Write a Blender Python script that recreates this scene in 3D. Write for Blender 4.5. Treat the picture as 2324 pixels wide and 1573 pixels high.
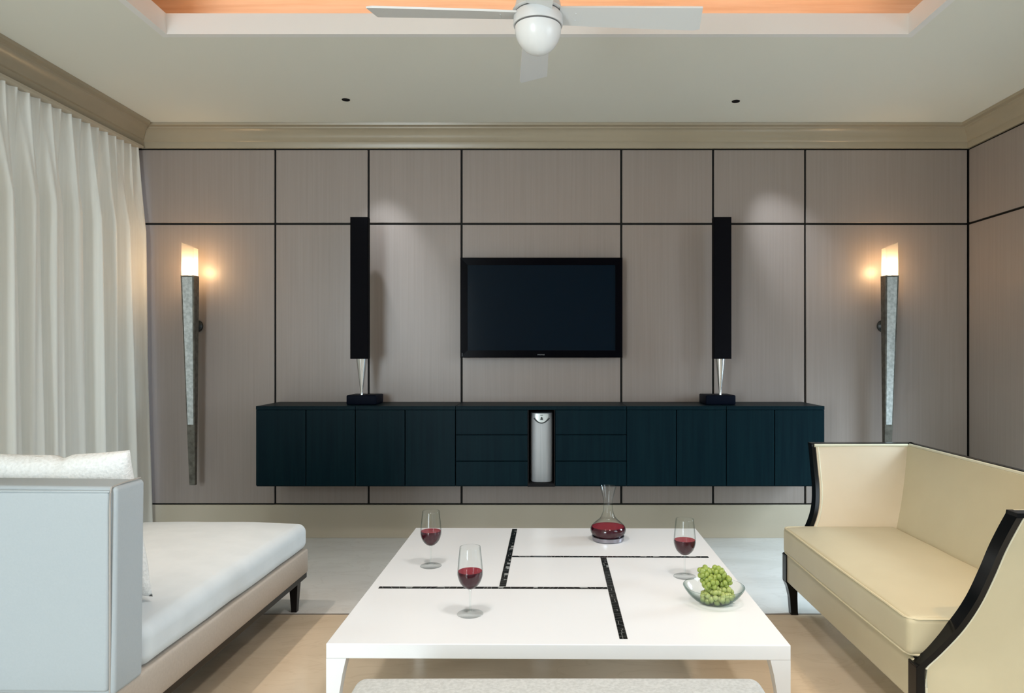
import bpy, bmesh, math, random
from mathutils import Vector, Matrix, noise

for o in list(bpy.data.objects):
    bpy.data.objects.remove(o, do_unlink=True)
S = bpy.context.scene
COL = S.collection
random.seed(11)
R = math.radians

# ------------------------------------------------------------------ camera
CAM_Z = 1.38
F, VX, VY = 1591.0, 1238.0, 800.0          # focal length and vanishing point for the 2324 x 1573 frame
cam_d = bpy.data.cameras.new('camera')
cam_d.sensor_width = 36.0
cam_d.lens = 36.0 * F / 2324.0
cam_d.shift_x = -(VX - 1162.0) / 2324.0
cam_d.shift_y = (VY - 786.5) / 2324.0
cam_d.clip_start = 0.05
cam = bpy.data.objects.new('camera', cam_d)
COL.objects.link(cam)
cam.location = (0, 0, CAM_Z)
cam.rotation_euler = (R(90), 0, 0)
S.camera = cam

# ------------------------------------------------------------------ world, lights, exposure
S.view_settings.view_transform = 'Standard'
S.view_settings.look = 'None'
S.view_settings.exposure = 0.06
S.view_settings.gamma = 1.0
S.view_settings.use_curve_mapping = False

W = bpy.data.worlds.new('world'); S.world = W
W.use_nodes = True
bg = W.node_tree.nodes['Background']
bg.inputs['Color'].default_value = (0.62, 0.78, 1.0, 1)
bg.inputs['Strength'].default_value = 0.9


def area(name, loc, rot, sx, sy, power, color, spread=180):
    d = bpy.data.lights.new(name, 'AREA')
    d.shape = 'RECTANGLE'; d.size = sx; d.size_y = sy
    d.energy = power; d.color = color; d.spread = R(spread)
    o = bpy.data.objects.new(name, d); COL.objects.link(o)
    o.location = loc; o.rotation_euler = rot
    return o


def spot(name, loc, target, power, color, angle, blend=0.6, radius=0.03):
    d = bpy.data.lights.new(name, 'SPOT')
    d.energy = power; d.color = color; d.spot_size = R(angle); d.spot_blend = blend
    d.shadow_soft_size = radius
    o = bpy.data.objects.new(name, d); COL.objects.link(o)
    o.location = loc
    o.rotation_euler = (Vector(target) - Vector(loc)).to_track_quat('-Z', 'Y').to_euler()
    return o


COOL = (0.80, 0.93, 1.0)
WARM = (1.0, 0.80, 0.58)
# daylight through the wide opening behind the camera and the glazed opening in the right wall
area('daylight_rear_a', (-2.35, -2.36, 1.45), (R(90), 0, 0), 1.3, 2.5, 158, COOL)
area('added_light_right', (3.38, 0.9, 1.6), (0, R(68), 0), 2.2, 1.9, 56, COOL)  # added unseen source, brightens the curtain and the chaise's side
area('daylight_side', (3.42, 3.95, 1.25), (0, R(50), 0), 1.3, 0.8, 44, (0.72, 0.88, 1.0), 115)
area('daylight_curtain', (-3.34, 3.7, 1.5), (0, R(-90), 0), 2.5, 2.0, 3.5, (0.90, 0.95, 1.0))
# warm light strips lying in the ceiling cove, pointing up
COVE = (1.0, 0.50, 0.27)
area('cove_strip_back', (-0.04, 3.84, 3.20), (R(180), 0, 0), 3.9, 0.06, 3.9, COVE)
area('cove_strip_front', (-0.04, 0.05, 3.20), (R(180), 0, 0), 3.9, 0.06, 3.9, COVE)
area('cove_strip_left', (-2.15, 1.95, 3.20), (R(180), 0, 0), 0.06, 3.4, 3.4, COVE)
area('cove_strip_right', (2.08, 1.95, 3.20), (R(180), 0, 0), 0.06, 3.4, 3.4, COVE)
# ceiling downlights, and one added warm spot for the settee arm
DL = (1.0, 0.86, 0.70)
spot('downlight_wall_a', (-1.36, 4.64, 3.04), (-1.14, 5.2, 2.15), 52, (0.80, 0.90, 1.0), 34, 1.0)
spot('downlight_wall_b', (1.26, 4.64, 3.04), (1.80, 5.2, 2.2), 62, (0.80, 0.90, 1.0), 34, 1.0)
spot('downlight_chaise', (-2.05, 3.05, 3.04), (-1.72, 3.25, 0.48), 120, (1.0, 0.84, 0.70), 40, 1.0)
spot('added_spot_arm', (2.0, 0.9, 3.04), (1.85, 2.25, 0.5), 95, (1.0, 0.66, 0.36), 55, 1.0)  # unseen lamp without a fixture, added to warm the near settee arm
spot('downlight_settee', (2.15, 2.2, 3.04), (1.55, 2.75, 0.46), 62, DL, 54, 1.0)
spot('downlight_table_a', (-0.65, 1.75, 3.30), (-0.1, 2.9, 0.42), 112, (1.0, 0.975, 0.95), 80, 1.0, 0.15)
spot('downlight_table_b', (0.75, 1.75, 3.30), (0.2, 2.9, 0.42), 112, (1.0, 0.975, 0.95), 80, 1.0, 0.15)


# ------------------------------------------------------------------ helpers
def wx(px, d):
    return (px - VX) / F * d


def wz(py, d):
    return CAM_Z - (py - VY) / F * d


def obj(name, bm, mats=None, parent=None, smooth=False, loc=None):
    bmesh.ops.recalc_face_normals(bm, faces=bm.faces)
    me = bpy.data.meshes.new(name)
    bm.to_mesh(me); bm.free()
    if mats is not None:
        for m in (mats if isinstance(mats, (list, tuple)) else [mats]):
            me.materials.append(m)
    if smooth:
        me.polygons.foreach_set('use_smooth', [True] * len(me.polygons))
        if smooth != 'all':
            try:
                me.set_sharp_from_angle(angle=R(40))
            except Exception:
                pass
    o = bpy.data.objects.new(name, me); COL.objects.link(o)
    if parent is not None:
        o.parent = parent
    if loc is not None:
        o.location = loc
    return o


def tag(o, label=None, cat=None, group=None, kind=None):
    if label: o['label'] = label
    if cat: o['category'] = cat
    if group: o['group'] = group
    if kind: o['kind'] = kind
    return o


def thing(name, label, cat, loc=(0, 0, 0), rz=0.0, group=None):
    o = bpy.data.objects.new(name, None)
    o.empty_display_size = 0.1
    COL.objects.link(o)
    o.location = loc; o.rotation_euler = (0, 0, rz)
    return tag(o, label, cat, group)


def box(bm, x0, x1, y0, y1, z0, z1, bev=0.0, seg=2, mi=0):
    vs = [bm.verts.new((x, y, z)) for x in (x0, x1) for y in (y0, y1) for z in (z0, z1)]
    idx = [(0, 1, 3, 2), (4, 6, 7, 5), (0, 4, 5, 1), (2, 3, 7, 6), (0, 2, 6, 4), (1, 5, 7, 3)]
    fs = [bm.faces.new([vs[i] for i in q]) for q in idx]
    for f in fs: f.material_index = mi
    if bev > 0:
        es = set(e for f in fs for e in f.edges)
        r = bmesh.ops.bevel(bm, geom=list(es), offset=bev, segments=seg, affect='EDGES', profile=0.5)
        for f in r['faces']: f.material_index = mi
    return bm


def B(*a, **k):
    bm = bmesh.new(); box(bm, *a, **k); return bm


def loft(bm, rings, closed=True, cap=True, mi=0):
    """rings: lists of points (same count)."""
    vr = [[bm.verts.new(p) for p in r] for r in rings]
    n = len(vr[0])
    for a, b in zip(vr[:-1], vr[1:]):
        for i in range(n if closed else n - 1):
            j = (i + 1) % n
            f = bm.faces.new((a[i], a[j], b[j], b[i])); f.material_index = mi
    if cap and closed:
        for r in (vr[0], vr[-1]):
            f = bm.faces.new(r); f.material_index = mi
    return vr


def lathe(bm, prof, seg=40, c=(0, 0, 0), mi=0):
    """prof: list of (r, z). r==0 makes a pole."""
    rows = []
    for r, z in prof:
        if r <= 1e-6:
            rows.append([bm.verts.new((c[0], c[1], c[2] + z))])
        else:
            rows.append([bm.verts.new((c[0] + r * math.cos(2 * math.pi * k / seg), c[1] + r * math.sin(2 * math.pi * k / seg), c[2] + z)) for k in range(seg)])
    for a, b in zip(rows[:-1], rows[1:]):
        for k in range(seg):
            j = (k + 1) % seg
            if len(a) == 1 and len(b) == 1: continue
            if len(a) == 1: f = bm.faces.new((a[0], b[j], b[k]))
            elif len(b) == 1: f = bm.faces.new((a[k], a[j], b[0]))
            else: f = bm.faces.new((a[k], a[j], b[j], b[k]))
            f.material_index = mi
    return bm


def smooth_prof(pts, n=6):
    """Catmull-Rom through (r,z) points."""
    out = []
    for i in range(len(pts) - 1):
        p0 = pts[max(i - 1, 0)]; p1 = pts[i]; p2 = pts[i + 1]; p3 = pts[min(i + 2, len(pts) - 1)]
        for k in range(n):
            t = k / n
            out.append(tuple(0.5 * ((2 * b) + (-a + c) * t + (2 * a - 5 * b + 4 * c - d) * t * t + (-a + 3 * b - 3 * c + d) * t ** 3) for a, b, c, d in zip(p0, p1, p2, p3)))
    out.append(tuple(pts[-1]))
    return out


def tube(bm, path, r, seg=8, closed=False, mi=0):
    P = [Vector(p) for p in path]
    n = len(P); rings = []
    up = Vector((0, 0, 1))
    for i in range(n):
        if closed: t = P[(i + 1) % n] - P[i - 1]
        else: t = P[min(i + 1, n - 1)] - P[max(i - 1, 0)]
        t.normalize()
        a = t.cross(up)
        if a.length < 0.05: a = t.cross(Vector((1, 0, 0)))
        a.normalize(); b = t.cross(a).normalized()
        rings.append([P[i] + r * (math.cos(2 * math.pi * k / seg) * a + math.sin(2 * math.pi * k / seg) * b) for k in range(seg)])
    if closed: rings.append(rings[0])
    loft(bm, rings, True, not closed, mi)
    return bm


def rbox(bm, x0, x1, y0, y1, z0, z1, r, n=10, crown=0.0, fn=None, nr=4):
    """soft rounded box with a crowned top; fn(Vector) may move the points."""
    c = Vector(((x0 + x1) / 2, (y0 + y1) / 2, (z0 + z1) / 2))
    h = Vector(((x1 - x0) / 2, (y1 - y0) / 2, (z1 - z0) / 2))
    rr = min(r, h.x, h.y, h.z)

    def ticks(L):
        L2 = L - rr
        a = [-L + rr * (1 - math.cos(math.pi / 2 * k / nr)) for k in range(nr)]
        a = [-L + rr * (math.tan(math.pi / 4 * 0) + k / nr) for k in range(nr)]
        m = [-L2 + 2 * L2 * k / n for k in range(n + 1)]
        return a + m + [-v for v in reversed(a)]
    T = [ticks(h.x), ticks(h.y), ticks(h.z)]
    cache = {}

    def vert(p):
        key = tuple(round(v, 6) for v in p)
        if key in cache: return cache[key]
        q = Vector([max(-(h[i] - rr), min(h[i] - rr, p[i])) for i in range(3)])
        d = Vector(p) - q
        # spread the corner strips evenly over the arc
        e = Vector([math.tan(math.pi / 4 * max(-1, min(1, d[i] / rr))) if rr > 0 else 0 for i in range(3)])
        if e.length > 1e-9: d = e.normalized() * rr
        v = q + d
        if crown and v.z > 0:
            v.z += crown * (1 - (v.x / h.x) ** 2) ** 0.7 * (1 - (v.y / h.y) ** 2) ** 0.7 if abs(v.x) < h.x and abs(v.y) < h.y else 0
        v = v + c
        if fn: v = fn(v)
        cache[key] = bm.verts.new(v)
        return cache[key]
    for ax in range(3):
        a, b = [(1, 2), (0, 2), (0, 1)][ax]
        for s in (-1, 1):
            for i in range(len(T[a]) - 1):
                for j in range(len(T[b]) - 1):
                    q = []
                    for di, dj in ((0, 0), (1, 0), (1, 1), (0, 1)):
                        p = [0, 0, 0]; p[ax] = s * h[ax]; p[a] = T[a][i + di]; p[b] = T[b][j + dj]
                        q.append(vert(p))
                    if len(set(q)) >= 3:
                        try: bm.faces.new(list(dict.fromkeys(q)))
                        except ValueError: pass
    return bm


# ------------------------------------------------------------------ materials
def mat(name, color, rough=0.5, metal=0.0, spec=0.5, **kw):
    m = bpy.data.materials.new(name); m.use_nodes = True
    nt = m.node_tree; p = nt.nodes['Principled BSDF']
    p.inputs['Base Color'].default_value = (*color, 1)
    p.inputs['Roughness'].default_value = rough
    p.inputs['Metallic'].default_value = metal
    p.inputs['Specular IOR Level'].default_value = spec
    for k, v in kw.items():
        p.inputs[k.replace('_', ' ')].default_value = v
    return m


def textured(name, c1, c2, scale=(1, 1, 1), nscale=5.0, rough=0.5, bump=0.0, metal=0.0, spec=0.5, detail=4.0, lo=0.35, hi=0.65, bscale=None, **kw):
    """noise between two colours in object coordinates, with optional relief."""
    m = mat(name, c1, rough, metal, spec, **kw)
    nt = m.node_tree; N = nt.nodes; L = nt.links; p = N['Principled BSDF']
    tc = N.new('ShaderNodeTexCoord'); mp = N.new('ShaderNodeMapping')
    mp.inputs['Scale'].default_value = scale
    L.new(tc.outputs['Object'], mp.inputs['Vector'])
    nz = N.new('ShaderNodeTexNoise'); nz.inputs['Scale'].default_value = nscale; nz.inputs['Detail'].default_value = detail
    L.new(mp.outputs['Vector'], nz.inputs['Vector'])
    cr = N.new('ShaderNodeValToRGB')
    cr.color_ramp.elements[0].position = lo; cr.color_ramp.elements[0].color = (*c1, 1)
    cr.color_ramp.elements[1].position = hi; cr.color_ramp.elements[1].color = (*c2, 1)
    L.new(nz.outputs['Fac'], cr.inputs['Fac']); L.new(cr.outputs['Color'], p.inputs['Base Color'])
    if bump:
        b = N.new('ShaderNodeBump'); b.inputs['Strength'].default_value = bump; b.inputs['Distance'].default_value = 0.004
        src = nz
        if bscale:
            src = N.new('ShaderNodeTexNoise'); src.inputs['Scale'].default_value = bscale; src.inputs['Detail'].default_value = 3
            L.new(mp.outputs['Vector'], src.inputs['Vector'])
        L.new(src.outputs['Fac'], b.inputs['Height']); L.new(b.outputs['Normal'], p.inputs['Normal'])
    return m


def marble(name, base, vein, rough, light):
    m = mat(name, base, rough)
    nt = m.node_tree; N = nt.nodes; L = nt.links; p = N['Principled BSDF']
    tc = N.new('ShaderNodeTexCoord')
    mp = N.new('ShaderNodeMapping'); mp.inputs['Rotation'].default_value = (0, 0, R(28)); mp.inputs['Scale'].default_value = (1.0, 2.6, 1)
    L.new(tc.outputs['Object'], mp.inputs['Vector'])
    n1 = N.new('ShaderNodeTexNoise'); n1.inputs['Scale'].default_value = 1.3; n1.inputs['Detail'].default_value = 8; n1.inputs['Distortion'].default_value = 1.1
    L.new(mp.outputs['Vector'], n1.inputs['Vector'])
    r1 = N.new('ShaderNodeValToRGB'); e = r1.color_ramp.elements
    e[0].position = 0.36; e[0].color = (*light, 1); e[1].position = 0.66; e[1].color = (*base, 1)
    L.new(n1.outputs['Fac'], r1.inputs['Fac'])
    n2 = N.new('ShaderNodeTexNoise'); n2.inputs['Scale'].default_value = 2.1; n2.inputs['Detail'].default_value = 6; n2.inputs['Distortion'].default_value = 2.0
    L.new(mp.outputs['Vector'], n2.inputs['Vector'])
    r2 = N.new('ShaderNodeValToRGB'); e = r2.color_ramp.elements
    e[0].position = 0.47; e[0].color = (0, 0, 0, 1); e[1].position = 0.53; e[1].color = (0, 0, 0, 1)
    k = r2.color_ramp.elements.new(0.50); k.color = (0.22, 0.22, 0.22, 1)
    L.new(n2.outputs['Fac'], r2.inputs['Fac'])
    mx = N.new('ShaderNodeMix'); mx.data_type = 'RGBA'
    L.new(r2.outputs['Color'], mx.inputs['Factor'])
    L.new(r1.outputs['Color'], mx.inputs['A']); mx.inputs['B'].default_value = (*vein, 1)
    L.new(mx.outputs['Result'], p.inputs['Base Color'])
    return m


def thin_glass(name, tint=(0.97, 0.99, 0.985), edge=(0.42, 0.47, 0.47), refl=1.0, start=0.45):
    """thin walled clear glass: transparent with a fresnel reflection and darker grazing edges."""
    m = bpy.data.materials.new(name); m.use_nodes = True
    nt = m.node_tree; N = nt.nodes; L = nt.links; N.clear()
    out = N.new('ShaderNodeOutputMaterial')
    lw = N.new('ShaderNodeLayerWeight'); lw.inputs['Blend'].default_value = 0.5
    cr = N.new('ShaderNodeValToRGB'); e = cr.color_ramp.elements
    e[0].position = start; e[0].color = (*tint, 1); e[1].position = 0.97; e[1].color = (*edge, 1)
    L.new(lw.outputs['Facing'], cr.inputs['Fac'])
    tr = N.new('ShaderNodeBsdfTransparent'); L.new(cr.outputs['Color'], tr.inputs['Color'])
    gl = N.new('ShaderNodeBsdfGlossy'); gl.inputs['Roughness'].default_value = 0.03
    pw = N.new('ShaderNodeMath'); pw.operation = 'POWER'; pw.inputs[1].default_value = 5.0
    L.new(lw.outputs['Facing'], pw.inputs[0])
    mu = N.new('ShaderNodeMath'); mu.operation = 'MULTIPLY_ADD'; mu.inputs[1].default_value = 0.35 * refl; mu.inputs[2].default_value = 0.035 * refl; mu.use_clamp = True
    L.new(pw.outputs[0], mu.inputs[0])
    mx = N.new('ShaderNodeMixShader')
    L.new(mu.outputs[0], mx.inputs['Fac']); L.new(tr.outputs[0], mx.inputs[1]); L.new(gl.outputs[0], mx.inputs[2])
    L.new(mx.outputs[0], out.inputs['Surface'])
    return m


M = {}
M['ceiling'] = mat('ceiling_paint', (0.76, 0.755, 0.67), 0.6, spec=0.3)
M['ceiling_edge'] = mat('ceiling_edge_paint', (0.80, 0.79, 0.76), 0.5)
M['cove'] = textured('cove_straw_paper', (0.72, 0.52, 0.34), (0.80, 0.62, 0.44), scale=(0.6, 0.6, 14), nscale=4, rough=0.6, detail=6)
M['crown'] = textured('crown_paint', (0.335, 0.28, 0.195), (0.36, 0.30, 0.21), nscale=2, rough=0.3)
M['baseboard'] = textured('baseboard_paint', (0.47, 0.41, 0.31), (0.50, 0.435, 0.335), nscale=2, rough=0.4)
M['reveal'] = mat('black_reveal', (0.006, 0.006, 0.005), 0.6, spec=0.2)
M['veneer'] = textured('grey_veneer', (0.275, 0.228, 0.200), (0.303, 0.254, 0.224), scale=(1, 1, 0.018), nscale=70, rough=0.36, bump=0.05, detail=6, lo=0.3, hi=0.7)
M['plain_wall'] = mat('plain_wall_paint', (0.60, 0.56, 0.49), 0.7)
M['floor_pale'] = marble('pale_marble', (0.68, 0.68, 0.655), (0.54, 0.52, 0.485), 0.16, (0.76, 0.765, 0.745))
M['floor_tan'] = marble('tan_marble', (0.64, 0.525, 0.385), (0.50, 0.385, 0.265), 0.16, (0.72, 0.60, 0.45))
M['joint'] = mat('floor_joint', (0.16, 0.14, 0.12), 0.5)
M['cabinet'] = textured('dark_stained_oak', (0.0008, 0.0085, 0.0135), (0.0018, 0.0125, 0.0175), scale=(1, 1, 0.03), nscale=60, rough=0.42, bump=0.08, detail=6, spec=0.07)
M['niche'] = mat('niche_black', (0.003, 0.003, 0.004), 0.7, spec=0.2)
M['tv_black'] = mat('tv_gloss_black', (0.0006, 0.0006, 0.002), 0.2, spec=0.05)
M['tv_screen'] = mat('tv_screen_glass', (0.001, 0.006, 0.013), 0.12, spec=0.12)
M['tv_mark'] = mat('tv_mark_grey', (0.10, 0.10, 0.105), 0.4)
M['speaker_black'] = mat('speaker_cloth_black', (0.0015, 0.0015, 0.003), 0.85, spec=0.12)
M['speaker_base'] = mat('speaker_base_black', (0.0015, 0.0035, 0.010), 0.5, spec=0.06)
M['silver'] = mat('polished_silver', (0.72, 0.73, 0.72), 0.22, 1.0)
M['coaster'] = mat('dull_pewter', (0.30, 0.29, 0.33), 0.25, 0.9)
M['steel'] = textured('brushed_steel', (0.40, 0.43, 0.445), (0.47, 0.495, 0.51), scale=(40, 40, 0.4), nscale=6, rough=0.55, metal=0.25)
M['steel_pale'] = mat('pale_steel_plate', (0.72, 0.77, 0.76), 0.35, 0.4)  # dispenser's top plate, paler than its body
M['dark_slot'] = mat('dark_slot', (0.02, 0.03, 0.03), 0.5)
M['bronze'] = textured('dark_bronze', (0.085, 0.078, 0.062), (0.15, 0.14, 0.115), nscale=30, rough=0.45, metal=0.6, bump=0.2)
M['mineral'] = textured('pale_mineral', (0.36, 0.395, 0.39), (0.56, 0.60, 0.59), nscale=45, rough=0.35, bump=0.2, detail=6)
M['bracket'] = mat('black_bracket', (0.01, 0.014, 0.013), 0.35)
M['fan_white'] = mat('fan_white', (0.74, 0.75, 0.75), 0.38)
M['fan_blade'] = mat('fan_blade_grey_white', (0.74, 0.755, 0.75), 0.45)
M['fan_globe'] = mat('fan_globe_opal', (0.80, 0.82, 0.82), 0.25)
M['groove'] = mat('fan_groove_dark', (0.12, 0.12, 0.12), 0.6)
M['lacquer'] = mat('white_lacquer', (0.86, 0.865, 0.87), 0.22)
M['tess_black'] = mat('black_shell_piece', (0.008, 0.009, 0.009), 0.15)
M['tess_grey'] = mat('pearl_grey_piece', (0.30, 0.31, 0.30), 0.2)
M['tess_bed'] = mat('inlay_grout', (0.16, 0.165, 0.16), 0.5)
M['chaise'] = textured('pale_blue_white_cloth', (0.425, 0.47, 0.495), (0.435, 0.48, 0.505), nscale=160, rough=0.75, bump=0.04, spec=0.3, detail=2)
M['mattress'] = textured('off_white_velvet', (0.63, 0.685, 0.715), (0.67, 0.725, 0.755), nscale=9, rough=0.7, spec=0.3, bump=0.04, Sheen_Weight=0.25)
M['rail'] = textured('taupe_cloth', (0.50, 0.435, 0.375), (0.53, 0.465, 0.40), nscale=90, rough=0.8, bump=0.08, spec=0.2)
M['seam'] = mat('cloth_seam', (0.40, 0.37, 0.34), 0.8)
M['dark_wood'] = mat('espresso_wood', (0.008, 0.006, 0.006), 0.3, spec=0.25)
M['black_lacquer'] = mat('black_lacquered_wood', (0.004, 0.0045, 0.005), 0.2, spec=0.25)
M['boucle'] = textured('white_boucle', (0.78, 0.775, 0.745), (0.88, 0.875, 0.85), nscale=95, rough=0.9, bump=1.0, spec=0.1, detail=3, lo=0.3, hi=0.6)
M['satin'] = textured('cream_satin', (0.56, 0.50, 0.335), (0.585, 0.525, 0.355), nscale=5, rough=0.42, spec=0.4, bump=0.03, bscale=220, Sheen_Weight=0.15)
M['satin_lit'] = textured('lit_cream_satin', (0.66, 0.565, 0.42), (0.69, 0.595, 0.45), nscale=5, rough=0.45, spec=0.4, Sheen_Weight=0.15)  # the settee's same satin painted paler, for light falling on the far arm
M['piping'] = mat('pale_piping', (0.70, 0.68, 0.53), 0.5)
M['cord'] = mat('cream_cord', (0.64, 0.57, 0.39), 0.5)
M['bench'] = textured('light_grey_tweed', (0.50, 0.505, 0.485), (0.60, 0.605, 0.585), nscale=110, rough=0.9, bump=0.25, spec=0.15, detail=3)
M['glass'] = thin_glass('clear_glass')
M['bowl_glass'] = thin_glass('green_edged_glass', (0.965, 0.985, 0.975), (0.36, 0.47, 0.44))
M['foot_glass'] = thin_glass('thick_foot_glass', (0.97, 0.98, 0.98), (0.36, 0.41, 0.41), 1.5, 0.72)
M['wine'] = mat('red_wine', (0.040, 0.003, 0.009), 0.08, spec=0.25)
M['wine_top'] = mat('red_wine_surface', (0.30, 0.028, 0.045), 0.08)
M['stem_green'] = mat('grape_stem', (0.18, 0.20, 0.06), 0.6)
M['grape'] = textured('green_grape', (0.215, 0.29, 0.05), (0.32, 0.385, 0.085), nscale=25, rough=0.28, spec=0.5, Subsurface_Weight=0.25, Subsurface_Scale=0.01, Subsurface_Radius=(0.5, 0.6, 0.15))
M['grape_pale'] = textured('pale_green_grape', (0.29, 0.35, 0.10), (0.39, 0.44, 0.15), nscale=25, rough=0.28, spec=0.5, Subsurface_Weight=0.25, Subsurface_Scale=0.01, Subsurface_Radius=(0.5, 0.6, 0.15))

# curtain cloth: diffuse with a little light passing through
m = textured('cream_curtain', (0.80, 0.785, 0.72), (0.85, 0.835, 0.77), scale=(1, 1, 0.03), nscale=70, rough=0.6, spec=0.25, Sheen_Weight=0.2)
N = m.node_tree.nodes; L = m.node_tree.links
tl = N.new('ShaderNodeBsdfTranslucent'); tl.inputs['Color'].default_value = (0.72, 0.66, 0.52, 1)
mx = N.new('ShaderNodeMixShader'); mx.inputs['Fac'].default_value = 0.12
L.new(N['Principled BSDF'].outputs[0], mx.inputs[1]); L.new(tl.outputs[0], mx.inputs[2])
L.new(mx.outputs[0], N['Material Output'].inputs['Surface'])
M['curtain'] = m

# frosted sconce glass and its lit bulb
m = bpy.data.materials.new('frosted_glass'); m.use_nodes = True
N = m.node_tree.nodes; L = m.node_tree.links; N.clear()
o_ = N.new('ShaderNodeOutputMaterial'); t_ = N.new('ShaderNodeBsdfTranslucent'); t_.inputs['Color'].default_value = (0.95, 0.88, 0.78, 1)
p_ = N.new('ShaderNodeBsdfTransparent'); p_.inputs['Color'].default_value = (0.96, 0.92, 0.86, 1)
d_ = N.new('ShaderNodeBsdfDiffuse'); d_.inputs['Color'].default_value = (0.85, 0.80, 0.72, 1)
a_ = N.new('ShaderNodeMixShader'); a_.inputs['Fac'].default_value = 0.35
b_ = N.new('ShaderNodeMixShader'); b_.inputs['Fac'].default_value = 0.62
L.new(t_.outputs[0], a_.inputs[1]); L.new(d_.outputs[0], a_.inputs[2])
L.new(a_.outputs[0], b_.inputs[1]); L.new(p_.outputs[0], b_.inputs[2]); L.new(b_.outputs[0], o_.inputs['Surface'])
M['frosted'] = m
m = mat('lit_bulb', (1, 0.9, 0.7), 0.4)
m.node_tree.nodes['Principled BSDF'].inputs['Emission Color'].default_value = (1.0, 0.72, 0.40, 1)
m.node_tree.nodes['Principled BSDF'].inputs['Emission Strength'].default_value = 22
M['bulb'] = m


def struct(o):
    o['kind'] = 'structure'; return o


# ================================================================== the room
D = 5.216                     # distance of the panelled wall's face
XR, XL = 3.145, -3.14         # right panel face, left wall
YF = -2.3                     # the wall behind the camera
Z_PT = 2.893                  # top of the panelling
Z_CEIL = 3.057
Z_BASE = 0.249

# floor: tan marble field, a dark joint, pale marble border
bm = bmesh.new()
YB = 3.69
def quad(bm, x0, x1, y0, y1, z, mi):
    f = bm.faces.new([bm.verts.new(p) for p in ((x0, y0, z), (x1, y0, z), (x1, y1, z), (x0, y1, z))]); f.material_index = mi
quad(bm, XL - .1, XR + .35, YF - .1, YB, 0, 1)
quad(bm, XL - .1, XR + .35, YB, YB + 0.014, 0, 2)
quad(bm, XL - .1, XR + .35, YB + 0.014, D + .1, 0, 0)
fl = struct(obj('floor', bm, [M['floor_pale'], M['floor_tan'], M['joint']]))

# back wall: black backing with recessed joints, veneer panels proud of it, one by one
col_px = [300, 624.5, 836.5, 1047.5, 1410, 1618.5, 1827.5, 2195]
cols = [wx(p, D) for p in col_px]
cols[0] = XL + 0.005
cols[-1] = XR
rows = [Z_BASE, wz(508, D), Z_PT]
G = 0.0075
wb = struct(obj('wall_back', B(XL - .1, XR + .1, D + 0.012, D + 0.12, 0, 3.5), M['reveal']))
for i in range(len(cols) - 1):
    for j in range(2):
        x0, x1 = cols[i] + G, cols[i + 1] - G
        z0, z1 = rows[j] + (0.009 if j == 0 else G), rows[j + 1] - G
        p = obj('panel', B(x0, x1, D, D + 0.014, z0, z1, bev=0.002, seg=1), M['veneer'], wb)
# right wall with its panels; a glazed opening nearer the camera, beside the settee
wr = struct(obj('wall_right', (lambda bm: [box(bm, XR + 0.012, XR + 0.12, 4.6, D + .1, 0, 3.5), box(bm, XR + 0.012, XR + 0.12, YF, -.1, 0, 3.5), box(bm, XR + 0.012, XR + 0.12, 1.9, 3.5, 0, 3.5), box(bm, XR + 0.012, XR + 0.12, -.1, 1.9, 2.7, 3.5), box(bm, XR + 0.012, XR + 0.12, -.1, 1.9, 0, .2), box(bm, XR + 0.012, XR + 0.12, 3.5, 4.6, 2.2, 3.5), bm][-1])(bmesh.new()), M['reveal']))
for (y0, y1) in ((4.6, D - 0.004), (1.9, 3.5), (YF, -.1)):
    for j in range(2):
        if j == 0 and y0 == 4.6: pass
        obj('panel', B(XR, XR + 0.014, y0 + G, y1 - G, rows[j] + 0.009, rows[j + 1] - G, bev=0.002, seg=1), M['veneer'], wr)
obj('panel', B(XR, XR + 0.014, 3.5 + G, 4.6 - G, rows[1] + G, rows[2] - G, bev=0.002, seg=1), M['veneer'], wr)
w5 = struct(obj('added_window', (lambda bm: [box(bm, XR + .02, XR + .09, y, y + .05, .2, 2.7) for y in (-.1, .875, 1.85)] and bm)(bmesh.new()), M['dark_wood']))  # unseen window added to let side light in
w2 = struct(obj('window_2', (lambda bm: [box(bm, XR + .02, XR + .09, 3.5, 3.55, 0, 2.2), box(bm, XR + .02, XR + .09, 4.55, 4.6, 0, 2.2), box(bm, XR + .02, XR + .09, 3.55, 4.55, 2.15, 2.2), bm][-1])(bmesh.new()), M['dark_wood']))
obj('glass_pane', B(XR + .05, XR + .056, 3.55, 4.55, 0.0, 2.15), M['glass'], w2)
# left wall behind the curtain
struct(obj('wall_left', (lambda bm: [box(bm, XL - .12, XL, YF, 2.65, 0, 3.5), box(bm, XL - .12, XL, 5.1, D + .1, 0, 3.5), box(bm, XL - .12, XL, 2.65, 5.1, 2.8, 3.5), box(bm, XL - .12, XL, 2.65, 5.1, 0, .12), bm][-1])(bmesh.new()), M['plain_wall']))
struct(obj('window_4', (lambda bm: [box(bm, XL - .08, XL - .03, y, y + .05, .12, 2.8) for y in (2.65, 3.85, 5.05)] and bm)(bmesh.new()), M['ceiling_edge']))
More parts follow.
